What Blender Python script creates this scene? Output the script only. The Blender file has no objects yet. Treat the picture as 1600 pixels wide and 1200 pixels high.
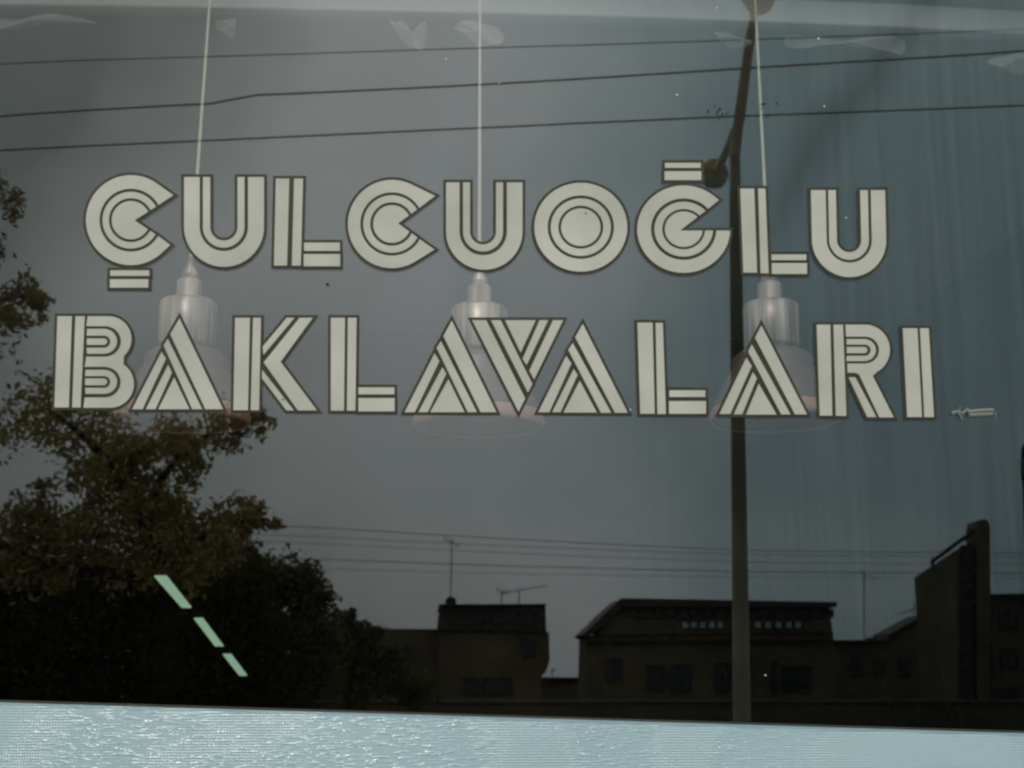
import bpy, bmesh, math, random
from mathutils import Vector
import numpy as np
random.seed(7)
sc = bpy.context.scene
COL = sc.collection
R = math.radians

# ---------------------------------------------------------------- camera, world, sun, exposure
CAM = Vector((0.0, -3.0, 1.6))
PITCH, YAW, F = R(12.0), R(3.6), 2200.0          # F in pixels of a 1600 wide frame
cd = bpy.data.cameras.new('camera'); cam = bpy.data.objects.new('camera', cd); COL.objects.link(cam)
cam.location = CAM; cam.rotation_euler = (R(90) + PITCH, 0, -YAW)
cd.sensor_width = 36; cd.lens = 36 * F / 1600; cd.clip_start = .05; cd.clip_end = 3000
cd.dof.use_dof = True; cd.dof.focus_distance = 3.1; cd.dof.aperture_fstop = 8
sc.camera = cam

SUN_EL, SUN_AZ = 40.0, 12.0                       # sun stands over the street, behind the houses, a little to the left
w = bpy.data.worlds.new('World'); sc.world = w; w.use_nodes = True
wn = w.node_tree; wn.nodes.clear()
wo = wn.nodes.new('ShaderNodeOutputWorld'); bg = wn.nodes.new('ShaderNodeBackground')
sky = wn.nodes.new('ShaderNodeTexSky'); sky.sky_type = 'NISHITA'; sky.sun_disc = False
sky.sun_elevation = R(SUN_EL); sky.sun_rotation = R(180 + SUN_AZ)
sky.air_density = 1.0; sky.dust_density = 3.0; sky.ozone_density = 1.0
hs = wn.nodes.new('ShaderNodeHueSaturation'); hs.inputs['Saturation'].default_value = .35
tc = wn.nodes.new('ShaderNodeTexCoord')
mp = wn.nodes.new('ShaderNodeMapping'); mp.inputs['Scale'].default_value = (1.2, 1.2, 3.5)
nz = wn.nodes.new('ShaderNodeTexNoise'); nz.inputs['Scale'].default_value = 1.6; nz.inputs['Detail'].default_value = 5
cr = wn.nodes.new('ShaderNodeValToRGB')
cr.color_ramp.elements[0].position = .3; cr.color_ramp.elements[0].color = (.76, .80, .81, 1)
cr.color_ramp.elements[1].position = .75; cr.color_ramp.elements[1].color = (1.0, .98, .99, 1)
mx = wn.nodes.new('ShaderNodeMix'); mx.data_type = 'RGBA'; mx.blend_type = 'MULTIPLY'; mx.inputs[0].default_value = 1
L = wn.links.new
L(tc.outputs['Generated'], mp.inputs['Vector']); L(mp.outputs[0], nz.inputs['Vector']); L(nz.outputs['Fac'], cr.inputs['Fac'])
L(sky.outputs[0], hs.inputs['Color'])
# overcast: the clear sky is mostly evened out by a grey cloud layer
ov = wn.nodes.new('ShaderNodeMix'); ov.data_type = 'RGBA'; ov.inputs[0].default_value = .86
ov.inputs[7].default_value = (11.2, 12.35, 12.3, 1)
L(hs.outputs[0], ov.inputs[6]); L(ov.outputs[2], mx.inputs[6]); L(cr.outputs[0], mx.inputs[7])
# standard overcast: the cloud is three times brighter overhead than at the horizon
sz = wn.nodes.new('ShaderNodeSeparateXYZ'); L(tc.outputs['Generated'], sz.inputs[0])
gz = wn.nodes.new('ShaderNodeMapRange'); gz.inputs['To Min'].default_value = .33; L(sz.outputs['Z'], gz.inputs[0])
oc = wn.nodes.new('ShaderNodeVectorMath'); oc.operation = 'SCALE'; L(mx.outputs[2], oc.inputs[0]); L(gz.outputs[0], oc.inputs['Scale'])
L(oc.outputs[0], bg.inputs['Color']); bg.inputs['Strength'].default_value = .15
L(bg.outputs[0], wo.inputs[0])

sd = bpy.data.lights.new('sun', 'SUN'); sun = bpy.data.objects.new('sun', sd); COL.objects.link(sun)
sd.energy = .8; sd.angle = R(12); sd.color = (1.0, .93, .84)
sv = Vector((-math.sin(R(SUN_AZ)) * math.cos(R(SUN_EL)), -math.cos(R(SUN_AZ)) * math.cos(R(SUN_EL)), math.sin(R(SUN_EL))))
sun.rotation_euler = sv.to_track_quat('Z', 'Y').to_euler()
sun.location = (-10, -20, 20)
sc.view_settings.view_transform = 'Standard'; sc.view_settings.look = 'None'
sc.view_settings.gamma = 1; sc.view_settings.use_curve_mapping = False
sc.view_settings.exposure = -0.13
sc.render.engine = 'CYCLES'
sc.cycles.filter_width = 2.5
sc.cycles.transparent_max_bounces = 16

# ---------------------------------------------------------------- helpers
fwd = Vector((math.sin(YAW) * math.cos(PITCH), math.cos(YAW) * math.cos(PITCH), math.sin(PITCH)))
rgt = Vector((math.cos(YAW), -math.sin(YAW), 0)); upv = rgt.cross(fwd)
def P(px, py, Y):
    """point behind or on the pane (world y = Y) seen at this place of the photograph"""
    d = fwd * F + rgt * (px - 800) + upv * (600 - py)
    return CAM + d * ((Y + 3.0) / d.y)
def S(px, py, Y):
    """point in the street (world y = -Y) whose mirror image shows at this place"""
    p = P(px, py, Y); return Vector((p.x, -p.y, p.z))

def tag(o, label=None, cat=None, group=None, kind=None):
    if label: o['label'] = label
    if cat: o['category'] = cat
    if group: o['group'] = group
    if kind: o['kind'] = kind
    return o
def empty(name, loc, label, cat, group=None):
    o = bpy.data.objects.new(name, None); COL.objects.link(o); o.location = loc
    return tag(o, label, cat, group)
def link(name, me, mat, parent=None):
    o = bpy.data.objects.new(name, me); COL.objects.link(o)
    if mat and not me.materials: me.materials.append(mat)
    if parent:
        o.parent = parent
        b = parent
        off = Vector((0, 0, 0))
        while b: off += b.location; b = b.parent
        o.location = -off
    return o
def obj(name, bm, mat, parent=None, smooth=False):
    me = bpy.data.meshes.new(name)
    bmesh.ops.recalc_face_normals(bm, faces=bm.faces)
    bm.to_mesh(me); bm.free()
    if smooth:
        for p in me.polygons: p.use_smooth = True
    return link(name, me, mat, parent)
def box(bm, a, b):
    x0, y0, z0 = (min(a[i], b[i]) for i in range(3)); x1, y1, z1 = (max(a[i], b[i]) for i in range(3))
    v = [bm.verts.new(c) for c in ((x0,y0,z0),(x1,y0,z0),(x1,y1,z0),(x0,y1,z0),(x0,y0,z1),(x1,y0,z1),(x1,y1,z1),(x0,y1,z1))]
    for f in ((0,3,2,1),(4,5,6,7),(0,1,5,4),(1,2,6,5),(2,3,7,6),(3,0,4,7)): bm.faces.new([v[i] for i in f])
def plate(bm, front, dy):
    """front: list of points; extruded by dy along world y"""
    a = [bm.verts.new(p) for p in front]; b = [bm.verts.new(Vector(p) + Vector((0, dy, 0))) for p in front]
    bm.faces.new(a); bm.faces.new(b[::-1]); n = len(a)
    for i in range(n): bm.faces.new((a[i], b[i], b[(i+1) % n], a[(i+1) % n]))
def tube(bm, pts, rad, n=10, caps=True):
    if not hasattr(rad, '__len__'): rad = [rad] * len(pts)
    pts = [Vector(p) for p in pts]; rings = []
    for i, p in enumerate(pts):
        d = (pts[min(i+1, len(pts)-1)] - pts[max(i-1, 0)]).normalized()
        u = d.cross(Vector((0, 0, 1)))
        if u.length < .05: u = d.cross(Vector((1, 0, 0)))
        u.normalize(); v = d.cross(u)
        rings.append([bm.verts.new(p + (u * math.cos(2*math.pi*k/n) + v * math.sin(2*math.pi*k/n)) * rad[i]) for k in range(n)])
    for a, b in zip(rings, rings[1:]):
        for k in range(n): bm.faces.new((a[k], a[(k+1) % n], b[(k+1) % n], b[k]))
    if caps: bm.faces.new(rings[0][::-1]); bm.faces.new(rings[-1])
def lathe(bm, c, prof, n=40):
    """prof: (radius, height) pairs, open surface round the vertical axis through c"""
    rings = [[bm.verts.new(Vector(c) + Vector((r * math.cos(2*math.pi*k/n), r * math.sin(2*math.pi*k/n), h))) for k in range(n)] for r, h in prof]
    for a, b in zip(rings, rings[1:]):
        for k in range(n): bm.faces.new((a[k], a[(k+1) % n], b[(k+1) % n], b[k]))

# ---------------------------------------------------------------- materials
def mat(name, col, rough=.6, metal=0, spec=.3, vary=0, vscale=6, bump=0, bscale=40, emit=None):
    m = bpy.data.materials.new(name); m.use_nodes = True; nt = m.node_tree
    b = nt.nodes['Principled BSDF']
    b.inputs['Base Color'].default_value = (*col, 1); b.inputs['Roughness'].default_value = rough
    b.inputs['Metallic'].default_value = metal; b.inputs['Specular IOR Level'].default_value = spec
    if vary or bump:
        t = nt.nodes.new('ShaderNodeTexCoord')
    if vary:
        n = nt.nodes.new('ShaderNodeTexNoise'); n.inputs['Scale'].default_value = vscale; n.inputs['Detail'].default_value = 6
        c = nt.nodes.new('ShaderNodeValToRGB')
        c.color_ramp.elements[0].position = .3; c.color_ramp.elements[1].position = .7
        c.color_ramp.elements[0].color = (*[x * (1 - vary) for x in col], 1)
        c.color_ramp.elements[1].color = (*[min(1, x * (1 + vary)) for x in col], 1)
        nt.links.new(t.outputs['Object'], n.inputs['Vector']); nt.links.new(n.outputs['Fac'], c.inputs['Fac'])
        nt.links.new(c.outputs['Color'], b.inputs['Base Color'])
    if bump:
        n2 = nt.nodes.new('ShaderNodeTexNoise'); n2.inputs['Scale'].default_value = bscale; n2.inputs['Detail'].default_value = 4
        bp = nt.nodes.new('ShaderNodeBump'); bp.inputs['Strength'].default_value = bump; bp.inputs['Distance'].default_value = .01
        nt.links.new(t.outputs['Object'], n2.inputs['Vector']); nt.links.new(n2.outputs['Fac'], bp.inputs['Height'])
        nt.links.new(bp.outputs[0], b.inputs['Normal'])
    if emit:
        b.inputs['Emission Color'].default_value = (*emit[0], 1); b.inputs['Emission Strength'].default_value = emit[1]
    return m
M = dict(
    cream=mat('cream_vinyl', (.565, .55, .475), .5, vary=.14, vscale=5, bump=.05, bscale=60),
    black=mat('dark_outline_paint', (.05, .043, .029), .45, vary=.3, vscale=12),
    asphalt=mat('asphalt', (.08, .078, .075), .85, vary=.25, vscale=1.2, bump=.3),
    paving=mat('paving', (.3, .28, .25), .8, vary=.15, vscale=2),
    kerb=mat('kerb_stone', (.3, .29, .27), .8, vary=.15, vscale=3),
    brown=mat('brown_brick_wall', (.095, .07, .04), .85, vary=.3, vscale=.5, bump=.4, bscale=5),
    drab=mat('drab_render_wall', (.075, .062, .038), .85, vary=.3, vscale=.4),
    greyw=mat('grey_render_wall', (.085, .078, .065), .85, vary=.25, vscale=.4),
    roof=mat('dark_roof', (.035, .03, .025), .8, vary=.3, vscale=.8),
    darkrec=mat('dark_cladding', (.03, .026, .02), .8, vary=.2, vscale=.6),
    winglass=mat('dim_window_glass', (.03, .034, .033), .25, spec=.3),
    pale=mat('sky_pale_pane', (.36, .42, .42), .6, vary=.25, vscale=2),  # sky brightness in the panes put into a pale surface colour
    pole=mat('bronze_painted_steel', (.19, .155, .09), .5, vary=.3, vscale=1.5, bump=.1),
    arm=mat('haze_pale_arm_paint', (.75, .58, .36), .5, vary=.2, vscale=2),  # pole paint lightened for the arms; haze and ceiling glow put into the colour
    lamphd=mat('rusty_lamp_housing', (.42, .20, .08), .6, vary=.35, vscale=5),
    bowl=mat('lamp_bowl', (.6, .55, .38), .35, vary=.1),
    cable=mat('cable_rubber', (.30, .21, .12), .7),
    farcable=mat('far_cable_rubber', (.14, .12, .09), .6),
    antenna=mat('antenna_metal', (.06, .055, .05), .5),
    bark=mat('bark', (.02, .016, .011), .95, spec=.02, vary=.3, vscale=8, bump=.5, bscale=20),
    chrome=mat('brushed_pale_metal', (.74, .64, .58), .32, metal=.45, spec=.5, vary=.12, vscale=3),
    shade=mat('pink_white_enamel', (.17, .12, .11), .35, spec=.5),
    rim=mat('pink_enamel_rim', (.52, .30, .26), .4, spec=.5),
    cord=mat('white_flex', (.8, .78, .66), .5),
    paper=mat('white_paper', (.84, .80, .79), .7, vary=.12, vscale=8),
    cornice=mat('white_gloss_cornice', (.86, .86, .86), .4, spec=.5),
    ceil=mat('shop_ceiling_paint', (.78, .76, .74), .8),
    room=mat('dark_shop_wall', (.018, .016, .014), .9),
    shopfl=mat('pale_shop_floor_tile', (.35, .33, .30), .6),
    facade=mat('shop_facade_render', (.34, .32, .29), .8, vary=.12, vscale=2, bump=.3),
    alu=mat('grey_aluminium', (.4, .4, .4), .35, metal=.8),
    housing=mat('black_housing', (.015, .015, .015), .6),
    green=mat('lit_green_white_tube', (.5, .7, .5), .4, emit=((.50, .82, .58), .62)),
    speck=mat('dark_paint_fleck', (.03, .022, .025), .6),
    mark=mat('faded_paint', (.24, .26, .22), .7),
)

def leaf_mat(name, c1, c2):
    m = bpy.data.materials.new(name); m.use_nodes = True; nt = m.node_tree; nt.nodes.clear()
    o = nt.nodes.new('ShaderNodeOutputMaterial'); d = nt.nodes.new('ShaderNodeBsdfDiffuse'); t = nt.nodes.new('ShaderNodeBsdfTranslucent')
    mxs = nt.nodes.new('ShaderNodeMixShader'); mxs.inputs[0].default_value = .42
    g = nt.nodes.new('ShaderNodeNewGeometry'); c = nt.nodes.new('ShaderNodeValToRGB')
    c.color_ramp.elements[0].color = (*c1, 1); c.color_ramp.elements[1].color = (*c2, 1)
    nt.links.new(g.outputs['Random Per Island'], c.inputs['Fac'])
    nt.links.new(c.outputs[0], d.inputs[0]); nt.links.new(c.outputs[0], t.inputs[0])
    nt.links.new(d.outputs[0], mxs.inputs[1]); nt.links.new(t.outputs[0], mxs.inputs[2]); nt.links.new(mxs.outputs[0], o.inputs[0])
    return m
M['leaf1'] = leaf_mat('olive_leaf', (.22, .175, .07), (.44, .35, .15))
M['leaf3'] = leaf_mat('mid_leaf', (.06, .065, .03), (.14, .13, .06))
M['leaf2'] = leaf_mat('dark_leaf', (.025, .03, .012), (.07, .065, .025))

def streak_metal():
    m = mat('streaked_pale_metal', (.6, .52, .48), .36, metal=.3, spec=.5); nt = m.node_tree; b = nt.nodes['Principled BSDF']; N = nt.nodes.new
    t = N('ShaderNodeTexCoord'); mp_ = N('ShaderNodeMapping'); mp_.inputs['Scale'].default_value = (38, 38, 2)
    n = N('ShaderNodeTexNoise'); n.inputs['Scale'].default_value = 1; n.inputs['Detail'].default_value = 3; c = N('ShaderNodeValToRGB')
    c.color_ramp.elements[0].position = .35; c.color_ramp.elements[0].color = (.24, .19, .18, 1); c.color_ramp.elements[1].position = .68; c.color_ramp.elements[1].color = (.80, .70, .62, 1)
    nt.links.new(t.outputs['Object'], mp_.inputs[0]); nt.links.new(mp_.outputs[0], n.inputs[0]); nt.links.new(n.outputs['Fac'], c.inputs[0]); nt.links.new(c.outputs[0], b.inputs['Base Color'])
    return m
M['chrome'] = streak_metal()

def glass_mat():
    """shop pane: part mirror, part see-through, with a tint film carrying painted light falloff, and dry wiping marks"""
    m = bpy.data.materials.new('tinted_shop_glass'); m.use_nodes = True; nt = m.node_tree; nt.nodes.clear(); N = nt.nodes.new; K = nt.links.new
    out = N('ShaderNodeOutputMaterial'); tr = N('ShaderNodeBsdfTransparent'); gl = N('ShaderNodeBsdfGlossy'); df = N('ShaderNodeBsdfDiffuse')
    gl.inputs['Roughness'].default_value = 0.0; tr.inputs['Color'].default_value = (.965, .955, .94, 1)
    tcn = N('ShaderNodeTexCoord'); sep = N('ShaderNodeSeparateXYZ'); K(tcn.outputs['Object'], sep.inputs[0])
    # film tint: teal to the right, warm grey in the middle, light falloff to both sides painted in
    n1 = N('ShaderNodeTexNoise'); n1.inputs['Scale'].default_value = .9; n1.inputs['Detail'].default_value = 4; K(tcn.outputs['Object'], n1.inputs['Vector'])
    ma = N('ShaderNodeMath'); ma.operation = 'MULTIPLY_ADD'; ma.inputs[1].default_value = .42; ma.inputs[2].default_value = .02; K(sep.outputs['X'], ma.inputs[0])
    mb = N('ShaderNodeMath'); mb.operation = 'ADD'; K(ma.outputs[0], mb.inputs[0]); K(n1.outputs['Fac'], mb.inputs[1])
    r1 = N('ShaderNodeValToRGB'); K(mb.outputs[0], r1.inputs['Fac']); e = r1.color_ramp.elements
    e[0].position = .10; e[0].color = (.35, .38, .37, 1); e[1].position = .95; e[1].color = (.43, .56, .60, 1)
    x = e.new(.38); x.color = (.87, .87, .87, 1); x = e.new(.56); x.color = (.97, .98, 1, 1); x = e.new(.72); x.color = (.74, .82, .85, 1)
    # faint smear running down from the upper right
    sx = N('ShaderNodeVectorMath'); sx.operation = 'DOT_PRODUCT'; sx.inputs[1].default_value = (.83, 0, -.57); K(tcn.outputs['Object'], sx.inputs[0])
    n3 = N('ShaderNodeTexNoise'); n3.inputs['Scale'].default_value = 3; K(tcn.outputs['Object'], n3.inputs['Vector'])
    s1 = N('ShaderNodeMath'); s1.operation = 'MULTIPLY_ADD'; s1.inputs[1].default_value = .14; K(n3.outputs['Fac'], s1.inputs[0]); K(sx.outputs['Value'], s1.inputs[2])
    s2 = N('ShaderNodeMath'); s2.operation = 'SUBTRACT'; s2.inputs[1].default_value = -.78; s2.label = 'smear place'; K(s1.outputs[0], s2.inputs[0])
    s3 = N('ShaderNodeMath'); s3.operation = 'ABSOLUTE'; K(s2.outputs[0], s3.inputs[0])
    s4 = N('ShaderNodeMapRange'); s4.inputs['From Min'].default_value = 0; s4.inputs['From Max'].default_value = .075; s4.inputs['To Min'].default_value = .66; s4.inputs['To Max'].default_value = 1; K(s3.outputs[0], s4.inputs[0])
    zr = N('ShaderNodeMapRange'); zr.inputs['From Min'].default_value = 2.45; zr.inputs['From Max'].default_value = 2.75; K(sep.outputs['Z'], zr.inputs[0])
    s5 = N('ShaderNodeMix'); s5.data_type = 'FLOAT'; s5.inputs[2].default_value = 1; K(zr.outputs[0], s5.inputs[0]); K(s4.outputs[0], s5.inputs[3])
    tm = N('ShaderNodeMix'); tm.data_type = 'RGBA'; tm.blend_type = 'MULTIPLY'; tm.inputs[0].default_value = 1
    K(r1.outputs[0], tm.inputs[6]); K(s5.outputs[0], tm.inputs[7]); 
    # vertical wiping marks
    mpn = N('ShaderNodeMapping'); mpn.inputs['Scale'].default_value = (55, 1, 1.1); K(tcn.outputs['Object'], mpn.inputs['Vector'])
    n2 = N('ShaderNodeTexNoise'); n2.inputs['Scale'].default_value = 1; n2.inputs['Detail'].default_value = 4; K(mpn.outputs[0], n2.inputs['Vector'])
    xr = N('ShaderNodeMapRange'); xr.inputs['From Min'].default_value = .2; xr.inputs['From Max'].default_value = 1.2; xr.inputs['To Max'].default_value = .2; K(sep.outputs['X'], xr.inputs[0])
    n2r = N('ShaderNodeMapRange'); n2r.inputs['From Min'].default_value = .36; n2r.inputs['From Max'].default_value = .64; K(n2.outputs['Fac'], n2r.inputs[0])
    w1 = N('ShaderNodeMath'); w1.operation = 'MULTIPLY'; K(n2r.outputs[0], w1.inputs[0]); K(xr.outputs[0], w1.inputs[1])
    w2 = N('ShaderNodeMath'); w2.operation = 'SUBTRACT'; w2.inputs[0].default_value = 1.06; K(w1.outputs[0], w2.inputs[1])
    tm2 = N('ShaderNodeMix'); tm2.data_type = 'RGBA'; tm2.blend_type = 'MULTIPLY'; tm2.inputs[0].default_value = 1
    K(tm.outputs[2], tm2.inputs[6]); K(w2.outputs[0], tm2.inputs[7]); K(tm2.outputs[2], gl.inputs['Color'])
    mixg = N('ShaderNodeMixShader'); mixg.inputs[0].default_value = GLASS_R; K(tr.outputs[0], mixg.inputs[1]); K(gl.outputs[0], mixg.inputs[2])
    # thin dust
    n4 = N('ShaderNodeTexNoise'); n4.inputs['Scale'].default_value = 90; n4.inputs['Detail'].default_value = 2; K(tcn.outputs['Object'], n4.inputs['Vector'])
    dr = N('ShaderNodeMapRange'); dr.inputs['From Min'].default_value = .45; dr.inputs['From Max'].default_value = .75; dr.inputs['To Max'].default_value = .005; K(n4.outputs['Fac'], dr.inputs[0])
    df.inputs['Color'].default_value = (.45, .43, .4, 1)
    mixd = N('ShaderNodeMixShader'); K(dr.outputs[0], mixd.inputs[0]); K(mixg.outputs[0], mixd.inputs[1]); K(df.outputs[0], mixd.inputs[2])
    K(mixd.outputs[0], out.inputs[0]); return m
GLASS_R = .12
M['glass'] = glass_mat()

def vinyl_mat():
    m = bpy.data.materials.new('embossed_silver_vinyl'); m.use_nodes = True; nt = m.node_tree; N = nt.nodes.new; K = nt.links.new
    b = nt.nodes['Principled BSDF']; b.inputs['Roughness'].default_value = .5; b.inputs['Specular IOR Level'].default_value = .4; b.inputs['Coat Weight'].default_value = 1; b.inputs['Coat Roughness'].default_value = .15; b.inputs['Coat IOR'].default_value = 2.1
    t = N('ShaderNodeTexCoord')
    # crinkle grain: short slanting creases
    mp1 = N('ShaderNodeMapping'); mp1.inputs['Rotation'].default_value = (0, R(-26), 0); mp1.inputs['Scale'].default_value = (38, 50, 250)
    K(t.outputs['Object'], mp1.inputs['Vector'])
    n1 = N('ShaderNodeTexNoise'); n1.inputs['Scale'].default_value = 1; n1.inputs['Detail'].default_value = 1.5; n1.inputs['Distortion'].default_value = .08; K(mp1.outputs[0], n1.inputs['Vector'])
    r1 = N('ShaderNodeMapRange'); r1.interpolation_type = 'SMOOTHSTEP'; r1.inputs['From Min'].default_value = .50; r1.inputs['From Max'].default_value = .68; K(n1.outputs['Fac'], r1.inputs[0])
    # fine woven grid
    wx = N('ShaderNodeTexWave'); wx.bands_direction = 'X'; wx.inputs['Scale'].default_value = 58; wx.inputs['Distortion'].default_value = .4; K(t.outputs['Object'], wx.inputs['Vector'])
    wz = N('ShaderNodeTexWave'); wz.bands_direction = 'Z'; wz.inputs['Scale'].default_value = 58; wz.inputs['Distortion'].default_value = .4; K(t.outputs['Object'], wz.inputs['Vector'])
    gm = N('ShaderNodeMath'); gm.operation = 'MULTIPLY'; K(wx.outputs['Fac'], gm.inputs[0]); K(wz.outputs['Fac'], gm.inputs[1])
    # where creases give way to weave
    n2 = N('ShaderNodeTexNoise'); n2.inputs['Scale'].default_value = 3.2; n2.inputs['Detail'].default_value = 2; K(t.outputs['Object'], n2.inputs['Vector'])
    r2 = N('ShaderNodeMapRange'); r2.inputs['From Min'].default_value = .40; r2.inputs['From Max'].default_value = .54; K(n2.outputs['Fac'], r2.inputs[0])
    mm = N('ShaderNodeMix'); mm.data_type = 'FLOAT'; K(r2.outputs[0], mm.inputs[0]); K(gm.outputs[0], mm.inputs[2]); K(r1.outputs[0], mm.inputs[3])
    g3 = N('ShaderNodeMath'); g3.operation = 'MULTIPLY_ADD'; g3.inputs[1].default_value = .3; K(gm.outputs[0], g3.inputs[0]); K(mm.outputs[0], g3.inputs[2])
    bp = N('ShaderNodeBump'); bp.inputs['Strength'].default_value = 1.0; bp.inputs['Distance'].default_value = .00055
    K(g3.outputs[0], bp.inputs['Height']); K(bp.outputs[0], b.inputs['Coat Normal']); bp2 = N('ShaderNodeBump'); bp2.inputs['Strength'].default_value = .5; bp2.inputs['Distance'].default_value = .001; K(g3.outputs[0], bp2.inputs['Height']); K(bp2.outputs[0], b.inputs['Normal'])
    cr_ = N('ShaderNodeValToRGB'); cr_.color_ramp.elements[0].color = (.25, .385, .42, 1); cr_.color_ramp.elements[1].color = (.33, .47, .505, 1)
    n5 = N('ShaderNodeTexNoise'); n5.inputs['Scale'].default_value = 5; K(t.outputs['Object'], n5.inputs['Vector']); K(n5.outputs['Fac'], cr_.inputs['Fac'])
    K(cr_.outputs[0], b.inputs['Base Color']); return m
M['vinyl'] = vinyl_mat()

# ---------------------------------------------------------------- ground, road, pavements (street runs along x)
def sheet(name, x0, x1, y0, y1, z, m):
    bm = bmesh.new(); box(bm, (x0, y0, z - .05), (x1, y1, z)); o = obj(name, bm, m); tag(o, kind='structure'); return o
bm = bmesh.new(); v = [bm.verts.new(c) for c in ((-1500,-1500,-.06),(1500,-1500,-.06),(1500,1500,-.06),(-1500,1500,-.06))]; bm.faces.new(v)
tag(obj('ground', bm, mat('dry_ground', (.09, .08, .055), .95, vary=.3, vscale=.05)), kind='structure')
sheet('road', -200, 200, -14.5, -4.6, .0, M['asphalt'])
sheet('pavement', -60, 60, -4.44, -.02, .12, M['paving'])
sheet('far_pavement', -60, 60, -19.5, -14.66, .12, M['paving'])
for y in (-4.6, -14.66):
    bm = bmesh.new(); box(bm, (-60, y, -.04), (60, y + .16, .14)); tag(obj('kerb', bm, M['kerb']), kind='structure')
for k in range(-6, 7):
    bm = bmesh.new(); box(bm, (k*6, -9.62, .0), (k*6+2.6, -9.5, .006)); tag(obj('road_marking', bm, mat('white_road_paint', (.7,.7,.68), .7) if k == -6 else bpy.data.materials['white_road_paint']), kind='structure')

# ---------------------------------------------------------------- shop: room behind the pane and the facade round it
WX0, WX1, WZ0, WZ1 = -1.9, 2.1, 1.42, 4.45
def sbox(name, a, b, m):
    bm = bmesh.new(); box(bm, a, b); return tag(obj(name, bm, m), kind='structure')
sbox('shop_floor', (-4, .25, .0), (4, 9, .15), M['shopfl'])
sbox('shop_ceiling', (-4, .25, 4.6), (4, 9, 4.75), M['ceil'])
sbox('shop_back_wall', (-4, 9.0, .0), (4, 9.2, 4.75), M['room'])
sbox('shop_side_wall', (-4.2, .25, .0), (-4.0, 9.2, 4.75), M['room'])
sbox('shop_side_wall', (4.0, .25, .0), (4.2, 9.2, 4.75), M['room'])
fac = empty('shop_front', (0, .1, 0), 'plain rendered shop front that frames the lettered window', 'shop front')
for a, b in (((-4.2, .0, .0), (4.2, .25, WZ0)), ((-4.2, .0, WZ1), (4.2, .25, 5.0)), ((-4.2, .0, WZ0), (WX0, .25, WZ1)), ((WX1, .0, WZ0), (4.2, .25, WZ1))):
    bm = bmesh.new(); box(bm, a, b); obj('wall', bm, M['facade'], fac)
win = empty('shop_window', (0, .05, WZ0), 'large dark shop window mirroring the sky, tree and houses across the street', 'window')
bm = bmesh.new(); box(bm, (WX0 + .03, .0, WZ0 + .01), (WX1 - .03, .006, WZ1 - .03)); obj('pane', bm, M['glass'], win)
for a, b in (((WX0, -.02, WZ0 + .002), (WX0 + .03, .04, WZ1)), ((WX1 - .03, -.02, WZ0 + .002), (WX1, .04, WZ1)), ((WX0 + .03, -.02, WZ1 - .03), (WX1 - .03, .04, WZ1))):
    bm = bmesh.new(); box(bm, a, b); obj('frame', bm, M['alu'], win)

# album page below the pane, made up as a ledge: one long embossed board whose top edge runs slightly down to the right
tl, tr_ = P(-120, 1093.5, -.03), P(1720, 1149, -.03)
bm = bmesh.new()
n = 60; top = []; 
for i in range(n + 1):
    t_ = i / n; p = tl.lerp(tr_, t_); top.append((p.x, p.z))
rows = [(-.030, 0.0), (-.034, -.0025), (-.042, -.006), (-.068, -.16), (-.105, -.42)]
vs = [[bm.verts.new((x, ry, z + rz)) for x, z in top] for ry, rz in rows]
vs.insert(0, [bm.verts.new((x, -.010, z - .001)) for x, z in top])
vs.append([bm.verts.new((x, -.01, z - .43)) for x, z in top])
for a, b in zip(vs, vs[1:]):
    for i in range(n): bm.faces.new((a[i], a[i+1], b[i+1], b[i]))
for i in range(n): bm.faces.new((vs[-1][i], vs[-1][i+1], vs[0][i+1], vs[0][i]))
bm.faces.new([r[0] for r in vs]); bm.faces.new([r[-1] for r in vs][::-1])
led = empty('album_page_ledge', (0, -.05, 1.2), 'pale silvery blue album page in crinkled embossed vinyl, built as a ledge below the window', 'ledge')
o = obj('embossed_cover', bm, M['vinyl'], led)
for p in o.data.polygons: p.use_smooth = False
bm = bmesh.new(); a = tl + Vector((0, -.001, .003)); b = tr_ + Vector((0, -.001, .003)); tube(bm, [a, a.lerp(b, .5), b], .0010, 8)
obj('edge_strip', bm, mat('dark_brown_edge', (.10, .075, .055), .5), led)

# pale rounded cornice inside, under the shop ceiling, and the paper pieces hanging below it
CY = 1.15
cp = [(-160, -2), (0, 1), (200, 3), (400, 7), (600, 11), (800, 15), (1000, 21), (1200, 28), (1400, 36), (1600, 47), (1760, 57)]
bm = bmesh.new(); pts = [P(x, y, CY) for x, y in cp]
prof = [(0.060, .085), (.022, .080), (.000, .060), (-.022, .030), (-.036, .008), (-.043, -.012), (-.046, -.028), (-.046, -.034), (-.040, -.037), (.0, -.030), (.055, -.030)]
vs = [[bm.verts.new(p + Vector((0, dy, dz))) for dy, dz in prof] for p in pts]
for a, b in zip(vs, vs[1:]):
    for i in range(len(prof)): bm.faces.new((a[i], a[(i+1) % len(prof)], b[(i+1) % len(prof)], b[i]))
bm.faces.new(vs[0]); bm.faces.new(vs[-1][::-1])
tag(obj('ceiling_cornice', bm, M['cornice'], None, True), 'long white rounded rail across the top of the shop behind the glass', 'rail')
bm = bmesh.new(); 
top_ = [p + Vector((0, .076, .12)) for p in pts]; box(bm, (-4, CY + .3, 4.3), (4, CY + .36, 4.6)); 
tag(obj('ceiling_beam', bm, M['ceil']), kind='structure')

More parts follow.
